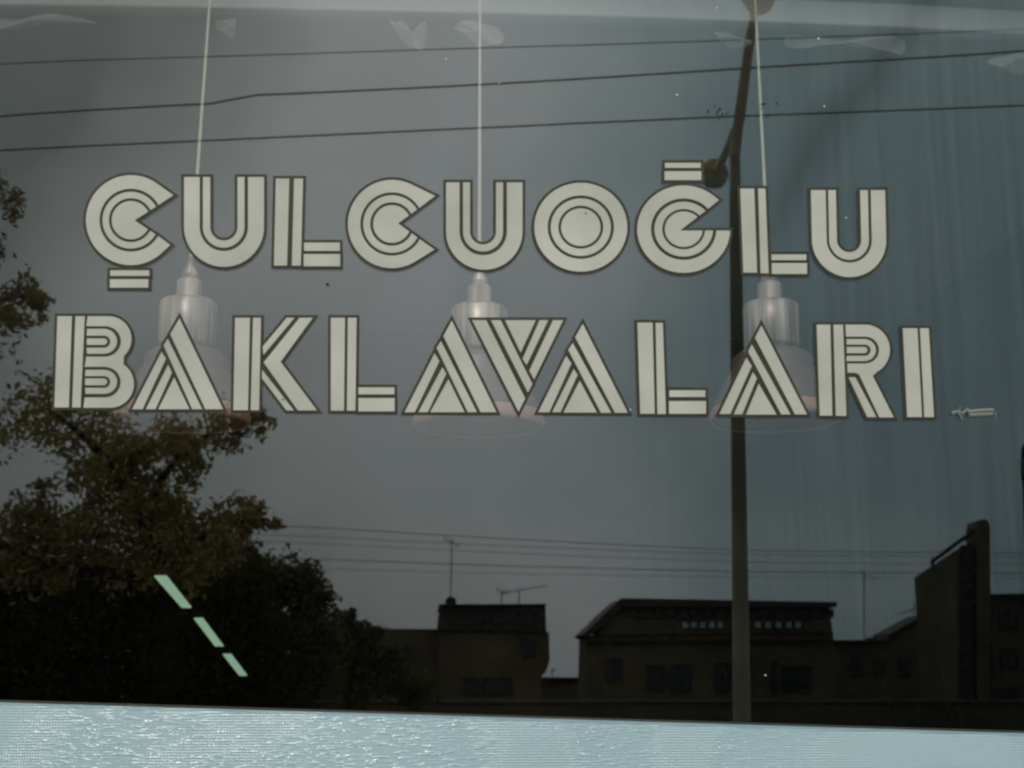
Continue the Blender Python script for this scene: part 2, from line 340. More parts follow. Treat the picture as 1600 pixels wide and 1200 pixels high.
def paper(pxs, label, Y=1.08, seed=0):
    """a torn paper piece: outline from pixel points, curled"""
    rnd = random.Random(seed); bm = bmesh.new()
    for _ in range(2): pxs = [q for (x0, y0), (x1, y1) in zip(pxs, pxs[1:] + pxs[:1]) for q in ((x0*.75 + x1*.25, y0*.75 + y1*.25), (x0*.25 + x1*.75, y0*.25 + y1*.75))]
    pxs = [(x + rnd.uniform(-.8, .8), y + rnd.uniform(-.8, .8)) for x, y in pxs]
    fr = [P(x, y, Y) + Vector((0, .02 * math.sin(i * .6 + seed), 0)) for i, (x, y) in enumerate(pxs)]
    c = sum(fr, Vector()) / len(fr) + Vector((0, -.02, 0))
    vf = [bm.verts.new(p) for p in fr]; vc = bm.verts.new(c); n = len(vf)
    for i in range(n): bm.faces.new((vf[i], vf[(i+1) % n], vc))
    geo = bmesh.ops.solidify(bm, geom=list(bm.faces), thickness=.0015)
    tag(obj('torn_paper', bm, M['paper'], None), label, 'paper', 'torn white paper pieces hanging under the rail')
paper([(-30, 26), (30, 27), (90, 26), (152, 30), (140, 36), (80, 36), (20, 40), (0, 52), (-30, 55)], 'long thin scrap of white paper under the rail at the far left end', seed=1)
paper([(334, 27), (370, 28), (369, 48), (360, 60), (352, 55), (338, 44)], 'small curled white paper piece hanging beside the first lamp cord', seed=2)
paper([(604, 34), (632, 36), (648, 60), (654, 40), (669, 38), (662, 70), (656, 84), (644, 74), (626, 58)], 'forked white paper piece hanging in a V between the first two lamp cords', seed=3)
paper([(702, 37), (745, 37), (790, 40), (786, 74), (756, 73), (738, 62), (716, 52)], 'white paper piece hanging behind the middle lamp cord', seed=4)
paper([(1108, 50), (1150, 54), (1172, 58), (1174, 76), (1150, 72), (1122, 64)], 'small white paper piece crossed by the street lamp reflection', seed=5)
paper([(1222, 54), (1290, 60), (1350, 60), (1420, 62), (1414, 84), (1392, 87), (1362, 76), (1330, 70), (1280, 74), (1232, 72)], 'longest white paper piece, a swooping strip right of the third lamp cord', seed=6)
paper([(1545, 90), (1568, 84), (1620, 84), (1620, 108), (1576, 114), (1550, 106)], 'rounded white paper piece under the rail at the far right end', seed=7)

# ---------------------------------------------------------------- lettering on the pane
PXM = 3.0 / 2200                                    # metres per pixel on the pane, about
def area(p): return sum(p[i][0] * p[(i+1) % len(p)][1] - p[(i+1) % len(p)][0] * p[i][1] for i in range(len(p))) / 2
def offset(poly, d):
    p = poly if area(poly) > 0 else poly[::-1]; n = len(p); out = []
    for i in range(n):
        a, b, c = p[i-1], p[i], p[(i+1) % n]
        u = (b[0]-a[0], b[1]-a[1]); v_ = (c[0]-b[0], c[1]-b[1]); lu = math.hypot(*u) or 1e-6; lv = math.hypot(*v_) or 1e-6
        n1 = (u[1]/lu, -u[0]/lu); n2 = (v_[1]/lv, -v_[0]/lv)
        m = (n1[0]+n2[0], n1[1]+n2[1]); ml = math.hypot(*m) or 1e-6; m = (m[0]/ml, m[1]/ml)
        k = m[0]*n1[0] + m[1]*n1[1]; s = d / max(k, .42)
        out.append((b[0] + m[0]*s, b[1] + m[1]*s))
    return out
def arc(cx, cy, rx, ry, a0, a1, n=None):
    n = n or max(6, int(abs(a1 - a0) / 5))
    return [(cx + rx * math.cos(R(a0 + (a1-a0)*i/n)), cy + ry * math.sin(R(a0 + (a1-a0)*i/n))) for i in range(n + 1)]
def Dp(xl, yt, yb, xr, n=18, xl2=None):
    r = (yb - yt) / 2; rx = min(r * 1.05, xr - xl)
    return [(xl, yt)] + arc(xr - rx, (yt+yb)/2, rx, r, -90, 90, n) + [(xl if xl2 is None else xl2, yb)]
def tf(polys, ox, oy, s=5.3333): return [[(ox + x/s, oy + y/s) for x, y in p] for p in polys]
def ring_hits(cx, cy, r, kx, ap, ang):
    """where a ray from the apex leaves the (stretched) circle; angle on the circle"""
    dx, dy = math.cos(R(ang)) / kx, math.sin(R(ang)); ax, ay = (ap[0]-cx) / kx, ap[1]-cy
    A = dx*dx + dy*dy; B = 2*(ax*dx + ay*dy); C_ = ax*ax + ay*ay - r*r; t = (-B + math.sqrt(B*B - 4*A*C_)) / (2*A)
    return math.degrees(math.atan2(ay + dy*t, ax + dx*t))
def cshape(cx, cy, radii, ap, au, ad, tip_u, tip_d, kx=1.0):
    """au / ad: directions of the upper and lower lips (image y points down); radii outer to inner, last = disc"""
    out = []
    for i, (ro, ri) in enumerate(radii):
        u0, d0 = ring_hits(cx, cy, ro, kx, ap, au), ring_hits(cx, cy, ro, kx, ap, ad)
        if i == 0:
            if tip_u:
                ex, ey = (tip_u[0]-cx)/kx, tip_u[1]-cy; u0 = math.degrees(math.atan2(ey, ex)) - math.degrees(math.acos(min(1, ro/math.hypot(ex, ey)))) + 16
            if tip_d:
                ex, ey = (tip_d[0]-cx)/kx, tip_d[1]-cy; d0 = math.degrees(math.atan2(ey, ex)) + math.degrees(math.acos(min(1, ro/math.hypot(ex, ey)))) - 16
            p = ([tip_d] if tip_d else []) + arc(cx, cy, ro*kx, ro, d0 + (16 if tip_d else 0), 360 + u0 - (16 if tip_u else 0), 60) + ([tip_u] if tip_u else [])
        else: p = arc(cx, cy, ro*kx, ro, d0, 360 + u0, 48)
        if ri:
            u1, d1 = ring_hits(cx, cy, ri, kx, ap, au), ring_hits(cx, cy, ri, kx, ap, ad)
            p = p + arc(cx, cy, ri*kx, ri, 360 + u1, d1, 48)
        else: p = p + [ap]
        out.append(p)
    return out
def ushape(xs, top, bot, sh=0, e=0):
    """xs: eight strip edges left to right (outer, inner pairs)"""
    a, b, c, d, e1, f, g, h = xs; cx = (a + h) / 2; cy = bot - (h - a) / 2
    def s(p): return [(x + sh * (y - top) / (bot - top), y) for x, y in p]
    def U(l, li, ri, r):
        return s([(l, top), (li, top)] + arc((li+ri)/2, cy, (ri-li)/2, (ri-li)/2, 180, 0, 24) + [(ri, top), (r, top)] + arc((l+r)/2, cy, (r-l)/2, (r-l)/2 * 1.0, 0, 180, 30))
    return [U(a, b, g, h), U(c, d, e1, f)]
def rect(x0, y0, x1, y1, sh=0): return [(x0, y0), (x1, y0), (x1 + sh, y1), (x0 + sh, y1)]

def letter(strokes, label, group, rings=None):
    allp = [q for p in strokes for q in p]
    if rings: allp += [(rings[0] + rings[2], rings[1] + rings[3])]
    cx = (min(q[0] for q in allp) + max(q[0] for q in allp)) / 2; by = max(q[1] for q in allp)
    root = empty('letter', P(cx, by, -.001), label, 'letter', group)
    bm = bmesh.new(); k = 0
    def addp(bm, poly, depth, th): plate(bm, [P(x, y, -depth) for x, y in poly], th)
    for p in strokes:
        addp(bm, offset(p, 4.3), .0012 + k * .0001, .0010); k += 1
    if rings:
        x, y, rx, ry = rings[:4]; addp(bm, arc(x, y, rx, ry, 0, 355, 71), .0012 + k*.0001, .001)
    obj('outline', bm, M['black'], root)
    for p in strokes:
        bm = bmesh.new(); addp(bm, p, .0030, .0008); obj('stroke', bm, M['cream'], root)
    return root
U1, U2 = 'cream letters of the upper word', 'cream letters of the lower word'
def px(p, ox, oy): return tf(p, ox, oy)
# upper word
c = cshape(451, 448, [(375, 262), (237, 183), (160, 0)], (482, 450), -32.9, 33.5, (805, 240), (780, 655))
c += [rect(278, 866, 604, 912), rect(275, 940, 596, 1010)]
letter(px(c, 120, 260), 'cream letter Ç with a double bar beneath, starting the upper word', U1)
letter(ushape((287.5, 312, 317, 328.5, 371, 382, 387.5, 412.5), 276.5, 417), 'cream letter U between Ç and L in the upper word', U1)
letter([[(431, 279), (452, 279), (448.5, 415), (428, 415)], [(459.5, 279), (473.5, 279), (470, 415), (456, 415)], rect(475, 379, 531, 392), rect(474.5, 397, 531.5, 416)], 'cream letter L between the first U and the second round C in the upper word', U1)
c = cshape(612.5, 350, [(69, 49.5), (45, 34), (29.5, 0)], (622, 349), -36, 36, (680, 306), (679, 390))
letter(c, 'cream letter C without any bar beneath, in the middle of the upper word', U1)
letter(ushape((697, 718, 723.5, 734.5, 775, 786, 792, 816.5), 285, 421.5), 'cream letter U crossed by the middle lamp cord in the upper word', U1)
def annulus(cx, cy, a, b, kx):
    return arc(cx, cy, a*kx, a, 0.0, 360, 80) + arc(cx, cy, b*kx, b, 360, 0.0, 80)
def letter_o():
    cx, cy, kx = 907.5, 355, 1.045; root = empty('letter', P(cx, cy + 70, -.001), 'cream letter O, a full bullseye of rings in the upper word', 'letter', U1)
    bm = bmesh.new(); plate(bm, [P(x, y, -.0012) for x, y in arc(cx, cy, 74*kx, 73.5, 0, 355, 71)], .001); obj('outline', bm, M['black'], root)
    for a, b in ((69.5, 49.5), (45, 33.5)):
        bm = bmesh.new(); n = 80; rg = []
        for r_, y_ in ((a, -.003), (b, -.003), (b, -.0022), (a, -.0022)):
            rg.append([bm.verts.new(P(cx + r_*kx*math.cos(2*math.pi*k/n), cy + r_*math.sin(2*math.pi*k/n), y_)) for k in range(n)])
        for i in range(4):
            for k in range(n): bm.faces.new((rg[i][k], rg[i][(k+1) % n], rg[(i+1) % 4][(k+1) % n], rg[(i+1) % 4][k]))
        obj('stroke', bm, M['cream'], root)
    bm = bmesh.new(); plate(bm, [P(x, y, -.003) for x, y in arc(cx, cy, 29.5*kx, 29.5, 0, 355, 71)], .0008); obj('stroke', bm, M['cream'], root)
letter_o()
c = cshape(471, 683, [(364, 256), (229, 168), (148, 0)], (440, 694), -37.5, 0, (765, 440), None, 1.065)
c += [rect(315, 130, 612, 172), rect(312, 200, 618, 274)]
letter(px(c, 980, 230), 'cream letter Ğ with a double bar above it, left of the lamp post reflection', U1)
letter([[(1156.5, 294.5), (1178.5, 294.5), (1183, 426), (1161.5, 426)], [(1184.5, 294.5), (1196, 294.5), (1201, 427), (1188.5, 427)], rect(1205.5, 397.5, 1260, 406.5), rect(1206, 411, 1261, 428)], 'cream letter L just right of the lamp post reflection in the upper word', U1)
letter(ushape((1267, 1290, 1294, 1306, 1344, 1356, 1360.5, 1383), 297, 433, 3), 'last letter of the upper word, a cream U on the teal side of the glass', U1)
# lower word
o1 = arc(532, 265, 190, 190, -90, 48, 28) + arc(544, 640, 198, 198, -56, 90, 30)
band = [(357, 75)] + o1 + [(322, 838)] + Dp(332, 497, 752, 632)[::-1] + Dp(345, 158, 412, 634)[::-1]
B = [[(105, 75), (226, 75), (200, 835), (80, 835)], [(255, 75), (333, 75), (298, 835), (228, 835)], band,
     Dp(352, 180, 388, 602) + Dp(348, 237, 338, 545)[::-1], Dp(350, 260, 314, 520, 10),
     Dp(340, 522, 722, 602) + Dp(335, 574, 672, 545)[::-1], Dp(336, 594, 650, 520, 10)]
letter(px(B, 70, 480), 'cream letter B starting the lower word, in front of the tree', U2)
letter(px([[(1122, 92), (1485, 850), (1338, 850), (1045, 225)], [(1025, 262), (1312, 850), (1228, 850), (990, 318)], [(972, 372), (1010, 428), (815, 850), (728, 850)], [(1028, 480), (1060, 545), (922, 850), (842, 850)], [(1078, 585), (1205, 850), (945, 850)]], 70, 480), 'cream letter A between B and K in the lower word', U2)
letter(px([[(92, 88), (216, 88), (200, 858), (78, 858)], [(242, 88), (308, 88), (292, 858), (222, 858)], [(522, 88), (588, 88), (328, 398), (322, 328)], [(630, 88), (740, 88), (472, 455), (775, 860), (616, 860), (330, 460)], [(318, 522), (583, 860), (520, 860), (316, 592)]], 350, 480), 'cream letter K, the only K, in the lower word', U2)
letter(px([[(890, 88), (1008, 88), (1000, 862), (890, 862)], [(1032, 88), (1105, 88), (1095, 862), (1024, 862)], rect(1120, 668, 1420, 726), rect(1120, 757, 1422, 868)], 350, 480), 'cream letter L right of the K in the lower word', U2)
letter(px([[(458, 112), (830, 875), (698, 875), (388, 240)], [(368, 282), (668, 875), (592, 875), (332, 338)], [(315, 385), (355, 450), (150, 875), (65, 875)], [(380, 500), (412, 555), (258, 875), (180, 875)], [(430, 600), (565, 875), (278, 875)]], 620, 480), 'cream letter A tucked under the left slope of the V in the lower word', U2)
letter(px([[(628, 108), (745, 108), (1070, 760), (1015, 872)], [(785, 108), (866, 108), (1130, 640), (1093, 712)], [(902, 108), (1158, 108), (1032, 378)], [(1190, 108), (1262, 108), (1082, 482), (1048, 430)], [(1302, 108), (1386, 108), (1145, 602), (1104, 528)]], 620, 480), 'cream letter V, the only one pointing down, in the lower word', U2)
letter(px([[(483, 138), (858, 880), (752, 880), (420, 250)], [(400, 298), (720, 880), (635, 880), (362, 355)], [(345, 405), (388, 470), (205, 875), (112, 875)], [(408, 515), (440, 565), (298, 875), (228, 875)], [(458, 612), (600, 878), (322, 878)]], 820, 480), 'cream letter A tucked under the right slope of the V in the lower word', U2)
letter(px([[(938, 128), (1065, 128), (1083, 888), (962, 888)], [(1090, 130), (1150, 130), (1176, 890), (1105, 890)], rect(1204, 692, 1505, 748), rect(1202, 782, 1510, 888)], 820, 480), 'cream letter L left of the lamp post reflection in the lower word', U2)
letter(px([[(425, 152), (805, 893), (705, 893), (372, 255)], [(345, 310), (668, 893), (590, 893), (315, 370)], [(300, 420), (345, 490), (165, 890), (75, 890)], [(355, 540), (388, 592), (265, 893), (195, 893)], [(403, 637), (552, 895), (297, 895)]], 1110, 480), 'cream letter A whose left leg crosses the lamp post reflection', U2)
band = [(272, 92)] + arc(435, 302, 208, 210, -90, 62, 30) + [(500, 520), (675, 865), (555, 865), (385, 505), (350, 493), (290, 493)] + Dp(277, 192, 416, 552, xl2=288)[::-1]
letter(px([[(32, 92), (146, 92), (163, 850), (58, 850)], [(172, 92), (252, 92), (280, 852), (192, 852)], band,
           Dp(280, 212, 396, 526) + Dp(283, 258, 352, 482)[::-1], Dp(283, 278, 330, 456, 10), [(298, 530), (355, 532), (530, 862), (455, 862)]], 1270, 490), 'cream letter R, the only R, near the end of the lower word', U2)
letter(px([[(750, 122), (872, 122), (910, 862), (787, 862)], [(893, 122), (966, 122), (1010, 862), (930, 862)]], 1270, 490), 'cream letter I without a dot that ends the lower word', U2)
# painter's faint mark, specks of paint
bm = bmesh.new()
for k, pts_ in enumerate(([(1487, 646), (1496, 643), (1504, 646), (1512, 640), (1520, 648)], [(1500, 636), (1498, 646), (1504, 655)], [(1512, 644), (1530, 642), (1552, 641)], [(1514, 649), (1532, 648), (1551, 647)], [(1550, 640), (1556, 648), (1555, 656)])):
    w_ = (2, 1.2, 2.6, 2.4, 1)[k]
    tube(bm, [P(x, y, -.001) for x, y in pts_], w_ * PXM * 1.3, 6)
tag(obj('painted_scribble', bm, M['mark']), 'tiny faded unreadable paint scribble right of the lower word', 'paint mark')
bm = bmesh.new(); rnd = random.Random(3)
sp = [(512, 444, 2.4), (915, 333, 1.2), (442, 624, 1.5)]
sp += [(1121 + rnd.gauss(0, 9), 174 + rnd.gauss(0, 4), rnd.uniform(.7, 2.0)) for _ in range(13)]
sp += [(1196 + rnd.gauss(0, 10), 166 + rnd.gauss(0, 6), rnd.uniform(.7, 1.8)) for _ in range(11)]
for x, y, r_ in sp: plate(bm, [P(x + r_*math.cos(a)*rnd.uniform(.7, 1.3), y + r_*math.sin(a)*rnd.uniform(.7, 1.3), -.004 if y < 430 and x < 1000 or x < 600 else -.0008) for a in [k*math.pi/4 for k in range(8)]], .0005)
tag(obj('paint_specks', bm, M['speck']), 'tiny dark flecks of paint scattered on the glass near the lamp post', 'paint specks', kind='stuff')

bm = bmesh.new()
for x, y, r_ in ((1058, 148, 1.6), (1120, 12, 1.2), (1288, 166, 1.3), (1279, 60, 1.6), (697, 92, 1.3), (1322, 340, 1.2), (780, 130, 1.0), (1196, 1055, 1.3), (985, 640, 1.2)):
    plate(bm, [P(x + r_*math.cos(a), y + r_*math.sin(a), -.001) for a in [k*math.pi/4 for k in range(8)]], .0005)
tag(obj('dust_specks', bm, M['cord']), 'tiny white dust specks scattered over the glass', 'dust specks', kind='stuff')
# ---------------------------------------------------------------- pendant lamps in the shop
def lamp(cxb, x_top, ytop, y0, label, Y=.8, sh=1.0):
    """cxb,y0: pixel of the neck bottom; x_top,ytop: where the cord leaves the picture"""
    b = P(cxb, y0, Y); s = (Y + 3) / 2200 * sh; zc = 4.6
    root = empty('pendant_lamp', b, label, 'pendant lamp', 'pendant lamps hanging behind the glass')
    t_ = P(x_top, ytop, Y); d = (t_ - b).normalized(); tp = b + d * ((zc - b.z) / d.z)
    bm = bmesh.new(); tube(bm, [b + Vector((0, 0, .02)), b.lerp(tp, .5) , tp], [.0055, .0035, .0022], 8); obj('cord', bm, M['cord'], root)
    bm = bmesh.new(); lathe(bm, b, [(.001, 34*s), (3*s, 33*s), (5*s, 22*s), (13*s, 4*s), (14*s, -2*s), (11*s, -4*s), (16*s, -6*s), (20*s, -10*s), (20*s, -38*s), (22*s, -40*s)]); obj('neck', bm, M['chrome'], root, True)
    bm = bmesh.new(); lathe(bm, b, [(22*s, -39*s), (40*s, -42*s), (45*s, -47*s), (45*s, -112*s), (41*s, -117*s), (36*s, -117*s), (36*s, -124*s)], 48); obj('cylinder_housing', bm, M['chrome'], root, True)
    bm = bmesh.new(); lathe(bm, b, [(36*s, -122*s), (52*s, -124*s), (66*s, -136*s), (64*s, -148*s), (78*s, -170*s), (96*s, -205*s), (103*s, -232*s), (101*s, -236*s), (95*s, -207*s), (76*s, -172*s), (60*s, -148*s), (36*s, -126*s)], 48); obj('shade', bm, M['shade'], root, True)
    bm = bmesh.new(); lathe(bm, b, [(99*s, -216*s), (104.5*s, -226*s), (105*s, -236*s), (102*s, -240*s), (99*s, -237*s)], 48); obj('rim', bm, M['rim'], root, True)
    bm = bmesh.new(); lathe(bm, b, [(.001, -150*s), (14*s, -152*s), (22*s, -170*s), (18*s, -188*s), (.001, -196*s)], 24); obj('bulb', bm, M['paper'], root, True)
    bm = bmesh.new(); lathe(bm, tp, [(.001, 0), (.05, -.002), (.05, -.02), (.02, -.035), (.001, -.035)], 20); obj('ceiling_rose', bm, M['cord'], root, True)
lamp(297, 328, 0, 431, 'first pendant lamp, its pale metal top showing above the letter A beside B')
lamp(749, 750, 0, 441, 'middle pendant lamp, hanging behind the V of the lower word')
lamp(1202, 1180, 0, 436, 'third pendant lamp, just right of the lamp post reflection')

# lit green-white tube lights in a slanting row at the back of the shop
segs = [([(241, 901), (260, 901), (299, 950), (284, 950)], 4.0, 4.9), ([(303, 967), (317, 967), (349, 1010), (336, 1010)], 5.2, 6.0), ([(348, 1023), (361, 1023), (386, 1056), (374, 1056)], 6.25, 6.9)]
names = ['upper and largest of the three slanting green-white lights', 'middle one of the three slanting green-white lights', 'lowest and smallest of the three slanting green-white lights']
for (q, ya, yb), lb in zip(segs, names):
    p = [P(*q[0], ya), P(*q[1], ya), P(*q[2], yb), P(*q[3], yb)]
    root = empty('tube_light', sum(p, Vector()) / 4, lb, 'light', 'slanting lights inside the shop')
    bm = bmesh.new(); a = [bm.verts.new(v_) for v_ in p]; b = [bm.verts.new(v_ + Vector((0, .004, .006))) for v_ in p]
    bm.faces.new(a); bm.faces.new(b[::-1])
    for i in range(4): bm.faces.new((a[i], b[i], b[(i+1) % 4], a[(i+1) % 4]))
    obj('diffuser', bm, M['green'], root)
    bm = bmesh.new(); c0 = sum(p, Vector()) / 4
    a = [bm.verts.new(c0 + (v_ - c0) * 1.0 + Vector((0, .008, .012))) for v_ in p]; b = [bm.verts.new(v_.co + Vector((0, 0, .05))) for v_ in a]
    bm.faces.new(a); bm.faces.new(b[::-1])
    for i in range(4): bm.faces.new((a[i], b[i], b[(i+1) % 4], a[(i+1) % 4]))
    obj('housing', bm, M['housing'], root)
    bm = bmesh.new(); tube(bm, [c0 + Vector((0, 0, .06)), Vector((c0.x, c0.y, 4.6))], .003, 6); obj('rod', bm, M['housing'], root)

# ---------------------------------------------------------------- the street opposite, seen mirrored in the pane
def slab(bm, poly, Y, depth): plate(bm, [S(x, y, Y) for x, y in poly], -depth)
def bpart(name, poly, Y, depth, m, parent, label=None):
    bm = bmesh.new(); slab(bm, poly, Y, depth); o = obj(name, bm, m, parent)
    if label: o['label'] = label
    return o
def window(x0, y0, x1, y1, Y, m, parent, mull=0):
    """recess look: dark frame proud of the wall, pane set back in it, optional mullions"""
    bm = bmesh.new(); t = 1.1
    for q in (rect(x0-t, y0-t, x1+t, y0), rect(x0-t, y1, x1+t, y1+t), rect(x0-t, y0, x0, y1), rect(x1, y0, x1+t, y1)): slab(bm, q, Y - .10, .12)
    for k in range(mull):
        xm = x0 + (x1 - x0) * (k + 1) / (mull + 1); slab(bm, rect(xm - .5, y0, xm + .5, y1), Y - .08, .09)
    f = obj('window', bm, M['darkrec'], parent)
    bm = bmesh.new(); slab(bm, rect(x0, y0, x1, y1), Y - .03, .025)
    obj('window_glass', bm, m, f)

# house with a boxy dark roof storey, left of the gap
Y = 75
h = empty('flat_roof_house', S(770, 1110, Y + 4), 'low dark house with boxy top storey and thin aerial, left of the gap', 'house')
bpart('wall', [(686, 984), (858, 988), (859, 1032), (853, 1050), (846, 1057), (846, 1110), (686, 1110)], Y, 9, M['brown'], h)
bpart('side_wing', [(470, 981), (685.5, 983), (685.5, 1110), (470, 1110)], Y + 1, 8, M['drab'], h)
bpart('top_storey', [(684, 983.5), (687, 953), (693, 946), (852, 945.5), (854, 987.5)], Y - .25, 8, M['roof'], h)
bpart('chimney', [(697, 946), (696, 938), (700, 933), (706, 932), (712, 935), (713, 946)], Y + .3, .7, M['darkrec'], h)
bpart('roof_edge', [(686, 944), (854, 943.4), (854, 945.4), (686, 946)], Y - .5, 8.6, M['darkrec'], h)
for x in (735, 770, 812): window(x, 957, x + 20, 974, Y - .25, M['winglass'], h, 1)
for x0, x1 in ((725, 748), (756, 800)): window(x0, 1060, x1, 1084, Y, M['winglass'], h, 1)
window(815, 1000, 835, 1024, Y, M['winglass'], h, 1); window(615, 1010, 640, 1035, Y + 1, M['winglass'], h, 1)

Y = 95
h = empty('low_shed', S(880, 1100, Y + 3), 'low flat shed filling the foot of the gap between two houses', 'shed')
bpart('wall', [(838, 1061), (925, 1061), (925, 1100), (838, 1100)], Y, 6, M['drab'], h)
bpart('roof', [(835, 1058), (928, 1058.5), (928, 1061), (835, 1061)], Y - .4, 7, M['roof'], h)

# wide house with a glazed upper storey
Y = 78
h = empty('wide_house', S(1110, 1110, Y + 5), 'wide dark house with a sloped left roof edge and a band of small upper windows', 'house')
bpart('wall', [(917, 992), (1302, 988), (1306, 1110), (914, 1110)], Y, 4, M['brown'], h)
bpart('upper_storey', [(934, 991.7), (966, 948), (1296, 949), (1301, 987.7)], Y - .2, 3.8, M['drab'], h)
bpart('roof', [(911, 991), (938, 966), (941, 962), (972, 934.5), (1309, 940.5), (1307, 948.5), (972, 947.5), (943, 978), (918, 995)], Y - .6, 5, M['roof'], h)
k = 0
for x in list(range(985, 1140, 19)) + list(range(1174, 1290, 19)):
    window(x, 953, x + 14, 964, Y - .2, M['winglass'], h)
for x in (1066, 1080, 1094, 1108, 1121, 1180, 1196, 1212, 1228, 1243): window(x, 971, x + 9.5, 981, Y - .2, M['pale'], h)
for x0, x1, y0, y1 in ((1012, 1038, 1040, 1078), (1048, 1080, 1040, 1078), (1118, 1140, 1036, 1080), (1206, 1214, 1036, 1082), (1222, 1266, 1042, 1080), (948, 972, 1030, 1062)):
    window(x0, y0, x1, y1, Y, M['winglass'], h, 1)
bpart('ledge', [(914, 1000), (1303, 998), (1303, 1000.5), (914, 1003)], Y - .35, .3, M['darkrec'], h)
bpart('wall_pier', [(1160, 1000), (1172, 1000), (1172, 1110), (1160, 1110)], Y - .2, .19, M['brown'], h)

Y = 92
h = empty('low_gabled_house', S(1370, 1100, Y + 4), 'low brown house with a half gable beside the tall building at right', 'house')
bpart('wall', [(1300, 1003), (1390, 1003), (1392, 994), (1446, 964), (1446, 1104), (1300, 1104)], Y, 3, M['drab'], h)
bpart('roof', [(1298, 1000), (1388, 1000), (1390, 990), (1446, 960), (1446, 964), (1392, 994), (1390, 1003), (1298, 1003)], Y - .4, 3.6, M['roof'], h)
bpart('chimney', [(1357, 1000), (1357, 996), (1366, 996), (1366, 1000)], Y + 1, .6, M['brown'], h)
for x in (1330, 1365, 1405): window(x, 1030, x + 18, 1056, Y, M['winglass'], h, 1)

Y = 58
h = empty('tall_brick_building', S(1520, 1130, Y + 4), 'tall brown building at the right with a rising roof line and a chimney shaft', 'building')
fr = [S(1496, 1124, Y), S(1521, 1124, Y), S(1521, 848, Y), S(1496, 858, Y)]
bk = [S(1441, 1116, Y + 4.4), S(1466, 1116, Y + 4.4), S(1466, 896, Y + 4.4), S(1441, 903, Y + 4.4)]
bk[0].x = bk[3].x = fr[0].x + .02; bk[1].x = bk[2].x = fr[1].x
bm = bmesh.new(); va = [bm.verts.new(p) for p in fr]; vb = [bm.verts.new(p) for p in bk]
bm.faces.new(va); bm.faces.new(vb[::-1])
for i in range(4): bm.faces.new((va[i], vb[i], vb[(i+1) % 4], va[(i+1) % 4]))
obj('wall', bm, M['brown'], h)
bpart('dark_stair_shaft', [(1499, 860), (1503, 852), (1519, 851), (1520, 1122), (1499, 1122)], Y - .25, .24, M['darkrec'], h)
bm = bmesh.new(); tube(bm, [S(1534, 822, Y - .1), S(1496, 848, Y + .3), S(1456, 878, Y + 3.6)], .09, 6); obj('roof_beam', bm, M['darkrec'], h)
bpart('low_wall', [(1520.6, 940), (1526.4, 940), (1526.4, 1122), (1520.6, 1122)], Y + .4, 6, M['brown'], h)
bpart('chimney_shaft', [(1527, 822), (1529, 814), (1536, 811), (1544, 813), (1547, 822), (1548, 930), (1548, 1122), (1527, 1122)], Y - .3, 1.3, M['brown'], h)
bpart('wing', [(1549, 931), (1660, 929), (1660, 1122), (1549, 1122)], Y, 9, M['drab'], h)
bpart('wing_roof_edge', [(1549, 928), (1662, 926), (1662, 929), (1549, 931)], Y - .3, 9.6, M['roof'], h)
bm = bmesh.new(); tube(bm, [S(1457, 902, Y + 3.6), S(1457, 872, Y + 3.6)], .07, 6); obj('roof_post', bm, M['darkrec'], h)
for y in (925, 985, 1045):
    window(1565, y + 30, 1590, y + 56, Y, M['winglass'], h, 1)

# aerials on the roofs
def aerial(x, y0, y1, Y, label, booms, tilt=0):
    root = empty('roof_aerial', S(x, y1, Y), label, 'aerial', 'television aerials on the roofs')
    bm = bmesh.new(); tube(bm, [S(x, y1, Y), S(x + tilt, y0, Y)], .035, 6); obj('mast', bm, M['antenna'], root)
    for (yy, xa, ya, xb, yb, nel) in booms:
        bm = bmesh.new(); a, b = S(xa, ya, Y), S(xb, yb, Y); tube(bm, [a, b], .022, 6); obj('boom', bm, M['antenna'], root)
        for k in range(nel):
            c_ = a.lerp(b, (k + .3) / nel); bm = bmesh.new(); e_ = Vector((.1, .35, .16)) * (1 - .08 * k); tube(bm, [c_ - e_, c_ + e_], .016, 5); obj('rod', bm, M['antenna'], root)
aerial(704, 843, 940, 75.7, 'tall thin aerial mast rising from the chimney of the boxy house', [(848, 694, 841, 718, 854, 4)], 2)
aerial(784, 925, 945, 77, 'short aerial stub, left one of two on the boxy house roof', [(927, 775, 920, 794, 928, 3)])
aerial(811, 920, 945, 78, 'low wide aerial on the boxy house roof, right of the stub', [(922, 783, 927, 856, 915, 7)])
aerial(1350, 892, 1002, 92, 'tall aerial mast standing in the gap right of the wide house', [(896, 1338, 893, 1372, 906, 4)])
aerial(1428, 940, 968, 93, 'small crooked aerial above the half gable', [(955, 1404, 960, 1432, 950, 4)])
aerial(863, 1046, 1058, 97, 'tiny aerial on the low shed in the gap', [(1048, 860, 1048, 868, 1048, 2)])

# boundary wall across the street
bw = empty('boundary_wall', S(800, 1095, 38), 'long low dark wall running below the houses', 'wall')
bm = bmesh.new(); box(bm, (-60, -41.3, -.05), (60, -41, 1.02)); obj('wall', bm, M['drab'], bw)
bm = bmesh.new(); box(bm, (-60, -41.38, 1.022), (60, -40.92, 1.1)); obj('coping', bm, M['greyw'], bw)

